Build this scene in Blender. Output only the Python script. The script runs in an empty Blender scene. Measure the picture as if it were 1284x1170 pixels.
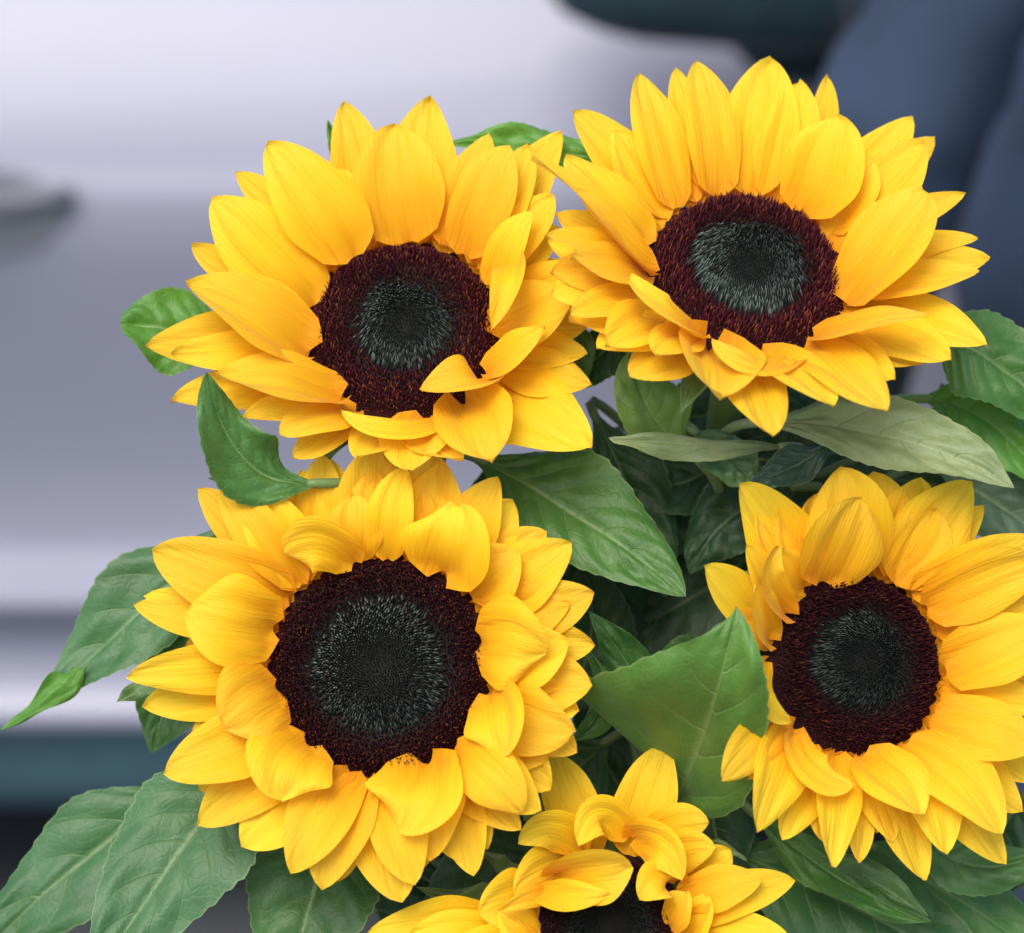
import bpy, bmesh, math, random
from mathutils import Vector, Matrix, noise
random.seed(7)
S = bpy.context.scene
COL = S.collection
rad = math.radians

# ------------------------------------------------------------------ camera
PW, PH = 1284.0, 1170.0            # size of the photograph
FPX = 3500.0                       # focal length in photograph pixels
PITCH = rad(23.6)                  # the camera looks down a little
FOC = 0.90                         # distance of the bouquet
cam_d = bpy.data.cameras.new('camera')
cam = bpy.data.objects.new('camera', cam_d); COL.objects.link(cam)
CAMPOS = Vector((0, 0, 1.5))
cam.location = CAMPOS
cam.rotation_euler = (math.pi/2 - PITCH, 0, 0)
cam_d.sensor_fit = 'HORIZONTAL'; cam_d.sensor_width = 36
cam_d.lens = 36*FPX/PW
cam_d.clip_start = 0.05; cam_d.clip_end = 400
cam_d.dof.use_dof = True
cam_d.dof.focus_distance = 0.895
cam_d.dof.aperture_fstop = cam_d.lens/15.0     # 15 mm opening
cam_d.dof.aperture_blades = 0
S.camera = cam
R_ = Vector((1, 0, 0))
F_ = Vector((0, math.cos(PITCH), -math.sin(PITCH)))
U_ = Vector((0, math.sin(PITCH), math.cos(PITCH)))
B_ = -F_

# ------------------------------------------------------------------ sky, sun, exposure
SUN_EL, SUN_AZ = rad(56), rad(205)      # azimuth of the sun, clockwise from +Y
w = bpy.data.worlds.new('World'); S.world = w; w.use_nodes = True
nt = w.node_tree
bg = nt.nodes['Background']
sky = nt.nodes.new('ShaderNodeTexSky'); sky.sky_type = 'NISHITA'; sky.sun_disc = False
sky.sun_elevation = SUN_EL; sky.sun_rotation = SUN_AZ
sky.dust_density = 3.0; sky.air_density = 1.0; sky.ozone_density = 1.0
nt.links.new(sky.outputs['Color'], bg.inputs['Color'])
bg.inputs['Strength'].default_value = 0.15
sl = bpy.data.lights.new('sun', 'SUN'); sl.energy = 1.5; sl.angle = rad(35); sl.color = (1.0, 0.95, 0.87)
sun = bpy.data.objects.new('sun', sl); COL.objects.link(sun)
sd = Vector((math.sin(SUN_AZ)*math.cos(SUN_EL), math.cos(SUN_AZ)*math.cos(SUN_EL), math.sin(SUN_EL)))
sun.rotation_euler = sd.to_track_quat('Z', 'Y').to_euler()
S.view_settings.view_transform = 'Standard'; S.view_settings.look = 'None'
S.view_settings.exposure = 0.75; S.view_settings.gamma = 1.0
S.view_settings.use_curve_mapping = False
S.render.engine = 'CYCLES'
S.cycles.use_denoising = True
S.cycles.max_bounces = 8; S.cycles.transmission_bounces = 6; S.cycles.diffuse_bounces = 5

# ------------------------------------------------------------------ helpers
def ray(px, py):
    return (R_*((px-PW/2)/FPX) - U_*((py-PH/2)/FPX) + F_)     # unit depth along the view axis
def at(px, py, depth):
    return CAMPOS + ray(px, py)*depth
def on_plane(px, py, p0, n):
    d = ray(px, py); return CAMPOS + d*((p0-CAMPOS).dot(n)/d.dot(n))
def link(name, me, mat, parent=None, smooth=True):
    o = bpy.data.objects.new(name, me); COL.objects.link(o)
    if mat and not me.materials: me.materials.append(mat)
    if smooth:
        me.polygons.foreach_set('use_smooth', [True]*len(me.polygons))
    if parent: o.parent = parent; o.matrix_parent_inverse = Matrix.Translation(-parent.location)
    return o
def mesh(name, verts, faces):
    me = bpy.data.meshes.new(name); me.from_pydata([tuple(v) for v in verts], [], faces); me.update(); return me
def tag(o, label=None, cat=None, group=None, kind=None):
    if label: o['label'] = label
    if cat: o['category'] = cat
    if group: o['group'] = group
    if kind: o['kind'] = kind
    return o
def thing(name, loc, label, cat, group=None):
    o = bpy.data.objects.new(name, None); COL.objects.link(o); o.location = loc; o.empty_display_size = .05
    return tag(o, label, cat, group)
def set_uv(me, uvs):
    l = me.uv_layers.new(name='UVMap')
    for lp in me.loops: l.data[lp.index].uv = uvs[lp.vertex_index]
def set_col(me, name, cols):
    a = me.color_attributes.new(name, 'FLOAT_COLOR', 'POINT')
    a.data.foreach_set('color', [x for c in cols for x in c])
def sm(x, a=0.0, b=1.0):
    x = min(1, max(0, (x-a)/(b-a))); return x*x*(3-2*x)
def bez(B, M, T, t):
    C = M*2 - (B+T)*0.5
    return B*((1-t)**2) + C*(2*t*(1-t)) + T*(t*t)
def tube(pts, rads, seg=10, closed_ends=True):
    vs, fs = [], []
    n = len(pts); prev = None
    for i, p in enumerate(pts):
        tg = (pts[min(i+1, n-1)] - pts[max(i-1, 0)]).normalized()
        if prev is None:
            a = tg.orthogonal().normalized()
        else:
            a = (prev - tg*prev.dot(tg)).normalized()
        prev = a; b = tg.cross(a)
        for k in range(seg):
            th = 2*math.pi*k/seg
            vs.append(p + (a*math.cos(th)+b*math.sin(th))*rads[i])
    for i in range(n-1):
        for k in range(seg):
            fs.append((i*seg+k, i*seg+(k+1) % seg, (i+1)*seg+(k+1) % seg, (i+1)*seg+k))
    if closed_ends:
        fs.append(tuple(reversed(range(seg)))); fs.append(tuple((n-1)*seg+k for k in range(seg)))
    return vs, fs

# ------------------------------------------------------------------ materials
class NB:
    def __init__(s, name):
        s.m = bpy.data.materials.new(name); s.m.use_nodes = True
        s.t = s.m.node_tree; s.p = s.t.nodes['Principled BSDF']; s.out = s.t.nodes['Material Output']
    def n(s, typ, **kw):
        nd = s.t.nodes.new(typ)
        for k, v in kw.items():
            if k.startswith('i_'): nd.inputs[k[2:]].default_value = v
            else: setattr(nd, k, v)
        return nd
    def l(s, a, b): s.t.links.new(a, b)
    def val(s, x):
        return x
    def math(s, op, a, b=None, c=None):
        nd = s.t.nodes.new('ShaderNodeMath'); nd.operation = op
        for i, x in enumerate((a, b, c)):
            if x is None: continue
            if isinstance(x, (int, float)): nd.inputs[i].default_value = x
            else: s.l(x, nd.inputs[i])
        return nd.outputs[0]
    def ramp(s, fac, stops, interp='LINEAR'):
        r = s.t.nodes.new('ShaderNodeValToRGB'); e = r.color_ramp.elements
        r.color_ramp.interpolation = interp
        e[0].position, e[0].color = stops[0][0], (*stops[0][1], 1)
        e[1].position, e[1].color = stops[-1][0], (*stops[-1][1], 1)
        for p, c in stops[1:-1]:
            x = e.new(p); x.color = (*c, 1)
        s.l(fac, r.inputs['Fac']); return r.outputs['Color']
    def mix(s, fac, a, b, blend='MIX'):
        nd = s.t.nodes.new('ShaderNodeMix'); nd.data_type = 'RGBA'; nd.blend_type = blend
        for i, x in ((0, fac), (6, a), (7, b)):
            if isinstance(x, (int, float)): nd.inputs[i].default_value = x
            elif isinstance(x, tuple): nd.inputs[i].default_value = (*x, 1)
            else: s.l(x, nd.inputs[i])
        return nd.outputs[2]
    def bump(s, h, strength, dist):
        b = s.t.nodes.new('ShaderNodeBump'); b.inputs['Strength'].default_value = strength
        b.inputs['Distance'].default_value = dist; s.l(h, b.inputs['Height']); return b.outputs['Normal']

def mat_petal():
    b = NB('petal_yellow')
    uv = b.n('ShaderNodeUVMap'); uv.uv_map = 'UVMap'
    sep = b.n('ShaderNodeSeparateXYZ'); b.l(uv.outputs[0], sep.inputs[0])
    oi = b.n('ShaderNodeObjectInfo')
    vm = b.n('ShaderNodeMapping'); vm.inputs['Scale'].default_value = (11, 1.2, 1)
    b.l(uv.outputs[0], vm.inputs['Vector'])
    cmb = b.n('ShaderNodeVectorMath', operation='ADD')
    b.l(vm.outputs[0], cmb.inputs[0])
    rnd = b.n('ShaderNodeCombineXYZ'); b.l(b.math('MULTIPLY', oi.outputs['Random'], 37.0), rnd.inputs[2])
    b.l(b.math('MULTIPLY', oi.outputs['Random'], 91.0), rnd.inputs[0]); b.l(rnd.outputs[0], cmb.inputs[1])
    ns = b.n('ShaderNodeTexNoise', i_Scale=1.0, i_Detail=3.0); b.l(cmb.outputs[0], ns.inputs['Vector'])
    ns2 = b.n('ShaderNodeTexNoise', i_Scale=2.2, i_Detail=2.0)
    mp2 = b.n('ShaderNodeMapping'); mp2.inputs['Scale'].default_value = (9, .7, 1); b.l(cmb.outputs[0], mp2.inputs['Vector'])
    b.l(uv.outputs[0], mp2.inputs['Vector']); b.l(mp2.outputs[0], ns2.inputs['Vector'])
    ns3 = b.n('ShaderNodeTexNoise', i_Scale=1.0, i_Detail=2.0)
    mp3 = b.n('ShaderNodeMapping'); mp3.inputs['Scale'].default_value = (46, 1.6, 1); b.l(cmb.outputs[0], mp3.inputs['Vector'])
    b.l(uv.outputs[0], mp3.inputs['Vector']); b.l(mp3.outputs[0], ns3.inputs['Vector'])
    # pigment: deeper orange at the claw, clear yellow blade
    pig = b.ramp(b.math('ADD', sep.outputs[1], b.math('MULTIPLY', b.math('SUBTRACT', ns.outputs['Fac'], .5), .35)),
                 [(0.0, (.82, .34, .004)), (.20, (.89, .475, .006)), (.50, (.93, .59, .016)), (1.0, (.95, .66, .045))])
    streak = b.math('ADD', b.math('MULTIPLY', b.math('SUBTRACT', ns2.outputs['Fac'], .45), 1.1), b.math('MULTIPLY', b.math('SUBTRACT', ns3.outputs['Fac'], .5), .7))
    c = b.mix(streak, pig, (.88, .50, .006))
    hs = b.n('ShaderNodeHueSaturation')
    b.l(c, hs.inputs['Color'])
    b.l(b.math('ADD', b.math('MULTIPLY', oi.outputs['Random'], .014), .491), hs.inputs['Hue'])
    b.l(b.math('ADD', b.math('MULTIPLY', oi.outputs['Random'], .12), .93), hs.inputs['Value'])
    col = hs.outputs['Color']
    b.l(col, b.p.inputs['Base Color'])
    b.p.inputs['Roughness'].default_value = .6
    b.p.inputs['Specular IOR Level'].default_value = .2
    b.p.inputs['Sheen Weight'].default_value = .08
    bn = b.bump(b.math('ADD', b.math('ADD', ns2.outputs['Fac'], b.math('MULTIPLY', ns3.outputs['Fac'], .45)), b.math('MULTIPLY', ns.outputs['Fac'], .6)), .5, .0010)
    b.l(bn, b.p.inputs['Normal'])
    tr = b.n('ShaderNodeBsdfTranslucent'); b.l(col, tr.inputs['Color']); b.l(bn, tr.inputs['Normal'])
    mx = b.n('ShaderNodeMixShader'); mx.inputs[0].default_value = .40
    b.l(b.p.outputs[0], mx.inputs[1]); b.l(tr.outputs[0], mx.inputs[2]); b.l(mx.outputs[0], b.out.inputs['Surface'])
    return b.m

def mat_leaf():
    b = NB('leaf_green')
    uv = b.n('ShaderNodeUVMap'); uv.uv_map = 'UVMap'
    sep = b.n('ShaderNodeSeparateXYZ'); b.l(uv.outputs[0], sep.inputs[0])
    s_, t_ = sep.outputs[0], sep.outputs[1]          # s in -1..1 shifted to 0..1, t along
    sc = b.math('MULTIPLY', b.math('SUBTRACT', s_, .5), 2.0)
    ab = b.math('ABSOLUTE', sc)
    oi = b.n('ShaderNodeObjectInfo')
    g = b.n('ShaderNodeTexCoord')
    ns = b.n('ShaderNodeTexNoise', i_Scale=38.0, i_Detail=4.0, i_Roughness=.6); b.l(g.outputs['Object'], ns.inputs['Vector'])
    nf = b.n('ShaderNodeTexNoise', i_Scale=420.0, i_Detail=3.0); b.l(g.outputs['Object'], nf.inputs['Vector'])
    vo = b.n('ShaderNodeTexVoronoi', feature='DISTANCE_TO_EDGE', i_Scale=260.0); b.l(g.outputs['Object'], vo.inputs['Vector'])
    # midrib and side veins
    mid = b.math('SUBTRACT', 1.0, b.math('SMOOTH_MIN', b.math('DIVIDE', ab, b.math('SUBTRACT', .062, b.math('MULTIPLY', t_, .045))), 1.0, .2))
    ph = b.math('MULTIPLY', b.math('SUBTRACT', t_, b.math('ADD', b.math('MULTIPLY', b.math('POWER', ab, 1.35), .26), b.math('MULTIPLY', b.math('SUBTRACT', ns.outputs['Fac'], .5), .035))), b.math('MULTIPLY', oi.outputs['Object Index'], .1))
    fr = b.math('ABSOLUTE', b.math('SUBTRACT', b.math('FRACT', b.math('ADD', ph, b.math('MULTIPLY', b.math('SIGN', sc), .22))), .5))
    vein = b.math('MULTIPLY', b.math('SUBTRACT', 1.0, b.math('MINIMUM', b.math('DIVIDE', fr, .045), 1.0)), b.math('SUBTRACT', 1.0, ab))
    retic = b.math('SUBTRACT', 1.0, b.math('MINIMUM', b.math('DIVIDE', vo.outputs['Distance'], .12), 1.0))
    base = oi.outputs['Color']
    lo = b.mix(1.0, base, (.50, .64, .46), 'MULTIPLY')
    hi = b.mix(1.0, base, (1.35, 1.25, 1.35), 'MULTIPLY')
    c = b.mix(b.math('MULTIPLY', b.math('SUBTRACT', ns.outputs['Fac'], .25), 1.6), lo, hi)
    vcol = b.mix(.5, base, (.30, .40, .16))
    c = b.mix(b.math('MULTIPLY', retic, .07), c, vcol)
    c = b.mix(b.math('MULTIPLY', vein, .55), c, vcol)
    c = b.mix(b.math('MULTIPLY', mid, .85), c, vcol)
    edge = b.math('MULTIPLY', b.math('GREATER_THAN', ab, .972), .55)
    c = b.mix(edge, c, vcol)
    b.l(c, b.p.inputs['Base Color'])
    b.p.inputs['Roughness'].default_value = .5
    b.p.inputs['Specular IOR Level'].default_value = .5
    b.p.inputs['Sheen Weight'].default_value = .12; b.p.inputs['Sheen Roughness'].default_value = .4
    h = b.math('ADD', b.math('MULTIPLY', retic, -.14), b.math('ADD', b.math('MULTIPLY', nf.outputs['Fac'], .5), b.math('MULTIPLY', vein, -.8)))
    bn = b.bump(h, .45, .0011); b.l(bn, b.p.inputs['Normal'])
    tr = b.n('ShaderNodeBsdfTranslucent')
    b.l(b.mix(1.0, c, (1.3, 1.5, .5), 'MULTIPLY'), tr.inputs['Color'])
    mx = b.n('ShaderNodeMixShader'); mx.inputs[0].default_value = .24
    b.l(b.p.outputs[0], mx.inputs[1]); b.l(tr.outputs[0], mx.inputs[2]); b.l(mx.outputs[0], b.out.inputs['Surface'])
    return b.m

def mat_vcol(name, rough=.6, spec=.3, sheen=0.0):
    b = NB(name); a = b.n('ShaderNodeVertexColor'); a.layer_name = 'Col'
    b.l(a.outputs[0], b.p.inputs['Base Color']); b.p.inputs['Roughness'].default_value = rough
    b.p.inputs['Specular IOR Level'].default_value = spec; b.p.inputs['Sheen Weight'].default_value = sheen
    return b.m

def mat_simple(name, col, rough=.5, metal=0.0, spec=.5, nscale=None, namt=.2, bscale=None, bdist=.001, coat=0):
    b = NB(name); g = b.n('ShaderNodeTexCoord')
    if nscale:
        ns = b.n('ShaderNodeTexNoise', i_Scale=nscale, i_Detail=4.0); b.l(g.outputs['Object'], ns.inputs['Vector'])
        lo = tuple(x*(1-namt) for x in col); hi = tuple(min(1, x*(1+namt)) for x in col)
        b.l(b.ramp(ns.outputs['Fac'], [(.3, lo), (.7, hi)]), b.p.inputs['Base Color'])
    else:
        b.p.inputs['Base Color'].default_value = (*col, 1)
    b.p.inputs['Roughness'].default_value = rough; b.p.inputs['Metallic'].default_value = metal
    b.p.inputs['Specular IOR Level'].default_value = spec; b.p.inputs['Coat Weight'].default_value = coat
    if bscale:
        n2 = b.n('ShaderNodeTexNoise', i_Scale=bscale, i_Detail=4.0); b.l(g.outputs['Object'], n2.inputs['Vector'])
        b.l(b.bump(n2.outputs['Fac'], .5, bdist), b.p.inputs['Normal'])
    return b.m

M_PETAL, M_LEAF = mat_petal(), mat_leaf()
M_FLO = mat_vcol('disc_floret', .7, .12, .0)
M_STEM = mat_simple('stem_green', (.10, .19, .045), .55, nscale=60, namt=.25, bscale=300)
M_PAINT = mat_simple('silver_car_paint', (.262, .27, .345), .42, .0, .4, nscale=3, namt=.04, coat=.15)
M_BLACK = mat_simple('black_plastic', (.012, .032, .040), .45, nscale=20, namt=.2)
M_REC = mat_simple('grey_handle_and_recess_shade', (.17, .18, .20), .5, nscale=20)  # grey of the handle bar, and painted shade of its recess
M_GLASS = mat_simple('dark_car_glass', (.012, .02, .022), .06, 0, .5)
M_RUB = mat_simple('tyre_rubber', (.02, .02, .022), .8, nscale=30)
M_RIM = mat_simple('wheel_metal', (.45, .46, .48), .35, .9)
M_LAMP = mat_simple('lamp_glass', (.7, .72, .75), .12, .2)
M_RED = mat_simple('tail_lamp_red', (.4, .02, .02), .15)
M_ASPH = mat_simple('asphalt', (.055, .062, .07), .85, nscale=9, namt=.25, bscale=160, bdist=.003)
M_DENIM = mat_simple('navy_cloth', (.024, .044, .082), .85, nscale=14, namt=.25, bscale=500, bdist=.0015)
M_DENIM2 = mat_simple('navy_trouser_cloth', (.020, .034, .064), .88, nscale=14, namt=.25, bscale=400, bdist=.0015)
M_DARK = mat_simple('dark_strip_cloth', (.012, .022, .022), .9, nscale=20)
M_SKIN = mat_simple('skin', (.58, .33, .26), .5, nscale=25, namt=.08)
M_HAIR = mat_simple('dark_hair', (.015, .011, .009), .5, nscale=60, namt=.3, bscale=300)
M_BUCK = mat_simple('dark_green_bucket', (.03, .07, .045), .45, nscale=12)

# ------------------------------------------------------------------ ground
gm = mesh('ground', [(-60, -40, 0), (60, -40, 0), (60, 80, 0), (-60, 80, 0)], [(0, 1, 2, 3)])
tag(link('ground', gm, M_ASPH, None, False), kind='structure')

# ------------------------------------------------------------------ parked car
CY = 2.2
def build_car():
    car = thing('parked_car', (-.3, CY+.85, 0), 'silver parked car with black door mirror standing behind the sunflowers', 'car')
    prof = [(.15, -.09), (.175, -.045), (.215, -.022), (.274, -.024), (.281, .0), (.296, .018), (.304, .016), (.318, -.006), (.355, -.012), (.398, -.008), (.405, .018),
            (.416, .026), (.424, .024), (.452, .001), (.47, -.004), (.55, .004), (.62, .018), (.69, .034), (.74, .044), (.765, .047), (.79, .046),
            (.804, .0435), (.811, .038), (.825, .034), (.85, .022), (.88, .005), (.91, -.014), (.935, -.032), (.952, -.047)]
    W = .85
    def strip(x0, x1, nx, side, z0=0, z1=9):
        pr = [p for p in prof if z0 <= p[0] <= z1]
        vs, fs = [], []
        for i in range(nx+1):
            x = x0 + (x1-x0)*i/nx
            xe = max(0, (x-1.05)/.95, (-1.75-x)/.65)
            inn = .30*xe**2.2
            dz = .17*max(0, (x-.95)/1.05)**1.4
            for z, o in pr:
                zz = z - dz*sm(z, .4, .95)
                vs.append((x, side*(W+o-inn), zz))
        m = len(pr)
        for i in range(nx):
            for k in range(m-1):
                q = (i*m+k, (i+1)*m+k, (i+1)*m+k+1, i*m+k+1)
                fs.append(q if side < 0 else q[::-1])
        return vs, fs
    def add(name, parts, mat, parent=car):
        V, Fc = [], []
        for vs, fs in parts:
            o = len(V); V += vs; Fc += [tuple(i+o for i in f) for f in fs]
        me = mesh(name, V, Fc)
        o = bpy.data.objects.new(name, me); COL.objects.link(o); me.materials.append(mat)
        me.polygons.foreach_set('use_smooth', [True]*len(me.polygons))
        o.parent = parent
        return o
    parts = []
    for s in (-1, 1):
        parts += [strip(.785, 2.0, 20, s, .27), strip(-2.4, -1.275, 14, s, .27), strip(-1.28, .79, 6, s, .27, .31)]
    # hood, boot lid, nose, tail and floor close the body
    vs, fs = [], []
    for i in range(13):
        x = .80+1.2*i/12; xe = max(0, (x-1.05)/.95); inn = .30*xe**2.2; dz = .17*max(0, (x-.95)/1.05)**1.4
        for k in range(9):
            a = -1+2*k/8; vs.append((x, a*(W-.038-inn), .952-dz+.05*(1-a*a)))
    for i in range(12):
        for k in range(8): fs.append((i*9+k, (i+1)*9+k, (i+1)*9+k+1, i*9+k+1))
    parts.append((vs, fs))
    vs, fs = [], []
    for i in range(7):
        x = -2.4+.55*i/6; xe = max(0, (-1.75-x)/.65); inn = .30*xe**2.2
        for k in range(9):
            a = -1+2*k/8; vs.append((x, a*(W-.038-inn), .952+.03*(1-a*a)))
    for i in range(6):
        for k in range(8): fs.append((i*9+k, (i+1)*9+k, (i+1)*9+k+1, i*9+k+1))
    parts.append((vs, fs))
    for x, sg, ztop in ((2.0, 1, .782), (-2.4, -1, .952)):
        vs, fs = [], []
        for r in range(7):
            z = .2+(ztop-.2)*r/6
            for k in range(9):
                a = -1+2*k/8; vs.append((x+sg*(.10*(1-a*a))*math.sin(math.pi*(r+1)/8), a*(W-.30), z))
        for r in range(6):
            for k in range(8):
                q = (r*9+k, r*9+k+1, (r+1)*9+k+1, (r+1)*9+k); fs.append(q if sg > 0 else q[::-1])
        parts.append((vs, fs))
    add('body', parts, M_PAINT)
    add('sill_shade_strip', [strip(-2.4, 2.0, 40, s, 0, .275) for s in (-1, 1)], mat_simple('teal_grey_sill_shade', (.05, .115, .14), .5, nscale=9))  # lower sill strip, its teal colour stands in for the shade under the car
    add('underbody', [([(-2.3, -.74, .16), (1.9, -.74, .16), (1.9, .74, .16), (-2.3, .74, .16)], [(3, 2, 1, 0)]),
                      ([(-1.28, s*.80, .3) for s in (-1, 1)] + [(.79, s*.80, .3) for s in (1, -1)] + [(-1.28, s*.80, .93) for s in (-1, 1)] + [(.79, s*.80, .93) for s in (1, -1)],
                       [(0, 3, 7, 4), (1, 5, 6, 2)])], M_BLACK)
    for s in (-1, 1):
        for x0, x1, hx in ((-.275, .78, -.105), (-1.27, -.28, -1.05)):
            d = add('door', [strip(x0, x1, 8, s, .30, .96)], M_PAINT)
            # handle: flat grey ellipse painted as the cup's shade, with a bar over it
            vs, fs = [], []
            for i in range(9):
                th = math.pi*2*i/9
                vs.append((hx-.075+.125*math.cos(th), s*(W+.050), .785+.045*math.sin(th)))
            fs.append(tuple(range(9)) if s > 0 else tuple(range(8, -1, -1)))
            add('handle_recess_shade', [(vs, fs)], M_REC, d)
            pts = [Vector((hx-.19+.24*i/8, s*(W+.05+.028*math.sin(math.pi*i/8)), .80)) for i in range(9)]
            add('handle', [tube(pts, [.008]*9, 8)], M_REC, d)
    # greenhouse
    def pane(name, q, mat):
        add(name, [([tuple(v) for v in q], [(0, 1, 2, 3)])], mat)
    zb, zt = .955, 1.40
    yb, yt = W-.045, W-.24
    for s in (-1, 1):
        for x0, x1, u0, u1 in ((-.26, .70, -.27, -.02), (-1.60, -.30, -1.38, -.31)):
            q = [(x0, s*yb, zb), (x1, s*yb, zb), (u1, s*yt, zt), (u0, s*yt, zt)]
            pane('side_window', q if s < 0 else q[::-1], M_GLASS)
        q = [(-.30, s*yb, zb), (-.26, s*yb, zb), (-.27, s*yt, zt), (-.31, s*yt, zt)]
        pane('door_pillar', q if s < 0 else q[::-1], M_BLACK)
        q = [(.70, s*yb, zb), (.80, s*yb, zb), (.05, s*yt, zt), (-.02, s*yt, zt)]
        pane('windscreen_pillar', q if s < 0 else q[::-1], M_PAINT)
        q = [(-1.85, s*yb, zb), (-1.60, s*yb, zb), (-1.38, s*yt, zt), (-1.5, s*yt, zt)]
        pane('rear_pillar', q if s < 0 else q[::-1], M_PAINT)
    pane('windscreen', [(.80, -yb, zb), (.80, yb, zb), (.05, yt, zt), (.05, -yt, zt)], M_GLASS)
    pane('rear_window', [(-1.85, yb, zb), (-1.85, -yb, zb), (-1.5, -yt, zt), (-1.5, yt, zt)], M_GLASS)
    vs, fs = [], []
    for i in range(9):
        x = -1.5+1.55*i/8
        for k in range(9):
            a = -1+2*k/8; vs.append((x, a*yt, zt+.06*(1-a*a)*math.sin(math.pi*(i+1)/10)))
    for i in range(8):
        for k in range(8): fs.append((i*9+k, (i+1)*9+k, (i+1)*9+k+1, i*9+k+1))
    add('roof', [(vs, fs)], M_PAINT)
    # mirrors
    for s in (-1, 1):
        bm = bmesh.new(); bmesh.ops.create_icosphere(bm, subdivisions=3, radius=1)
        for v in bm.verts:
            x, y, z = v.co
            e = .62
            f = lambda q: math.copysign(abs(q)**e, q)
            v.co = Vector((.437+.11*f(x)*(1-.25*z), s*(W+.17)+.085*f(y), 1.026+.062*f(z)-.02*x))
        me = bpy.data.meshes.new('mirror'); bm.to_mesh(me); bm.free()
        o = bpy.data.objects.new('mirror', me); COL.objects.link(o); me.materials.append(M_BLACK); o.parent = car
        me.polygons.foreach_set('use_smooth', [True]*len(me.polygons))
        add('mirror_arm', [tube([Vector((.56, s*(W-.06), .965)), Vector((.545, s*(W+.03), .938)), Vector((.51, s*(W+.12), .965))], [.065, .058, .05], 12)], M_BLACK, o)
    # wheels
    for x in (1.27, -1.62):
        for s in (-1, 1):
            wv, wf = [], []
            prof_w = [(.20, -.09), (.30, -.10), (.315, -.07), (.315, .07), (.30, .10), (.20, .09)]
            sg = 28
            for k in range(sg):
                th = 2*math.pi*k/sg
                for r, yy in prof_w: wv.append((x+r*math.cos(th), s*(W-.075)+yy, .315+r*math.sin(th)))
            m = len(prof_w)
            for k in range(sg):
                for j in range(m-1): wf.append((k*m+j, k*m+j+1, ((k+1) % sg)*m+j+1, ((k+1) % sg)*m+j))
            ty = add('wheel', [(wv, wf)], M_RUB)
            rv, rf = [(x, s*(W+.0), .315)], []
            for k in range(20):
                th = 2*math.pi*k/20; rr = .205
                rv.append((x+rr*math.cos(th), s*(W+.015-.02*(k % 4 < 2)), .315+rr*math.sin(th)))
            for k in range(20): rf.append((0, 1+k, 1+(k+1) % 20))
            add('rim', [(rv, rf)], M_RIM, ty)
    for s in (-1, 1):
        for nm, x, mt in (('headlight', 1.96, M_LAMP), ('tail_light', -2.36, M_RED)):
            bm = bmesh.new(); bmesh.ops.create_icosphere(bm, subdivisions=2, radius=1)
            for v in bm.verts: v.co = Vector((x+.07*v.co.x, s*.50+.13*v.co.y, .66+.06*v.co.z))
            me = bpy.data.meshes.new(nm); bm.to_mesh(me); bm.free(); me.materials.append(mt)
            o = bpy.data.objects.new(nm, me); COL.objects.link(o); o.parent = car
    return car
build_car()

# ------------------------------------------------------------------ passer-by
def skin_mesh(name, verts, edges, radii, mat, parent, root=0, sub=2):
    me = mesh(name, verts, []); me = bpy.data.meshes.new(name)
    me.from_pydata([tuple(v) for v in verts], edges, []); me.update()
    o = bpy.data.objects.new(name, me); COL.objects.link(o)
    sk = o.modifiers.new('skin', 'SKIN'); sk.use_smooth_shade = True
    lay = me.skin_vertices[0] if me.skin_vertices else None
    if lay is None:
        me.skin_vertices  # created with the modifier
    for i, r in enumerate(radii):
        rr = r if isinstance(r, tuple) else (r, r)
        me.skin_vertices[0].data[i].radius = rr
        me.skin_vertices[0].data[i].use_root = (i == root)
    ss = o.modifiers.new('sub', 'SUBSURF'); ss.levels = sub; ss.render_levels = sub
    if mat in (M_DENIM, M_DENIM2):      # folds in the cloth
        tx = bpy.data.textures.new('folds', 'CLOUDS'); tx.noise_scale = .07
        dm = o.modifiers.new('folds', 'DISPLACE'); dm.texture = tx; dm.strength = .035; dm.mid_level = .5; dm.texture_coords = 'LOCAL'
    me.materials.append(mat); o.parent = parent
    return o
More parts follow.
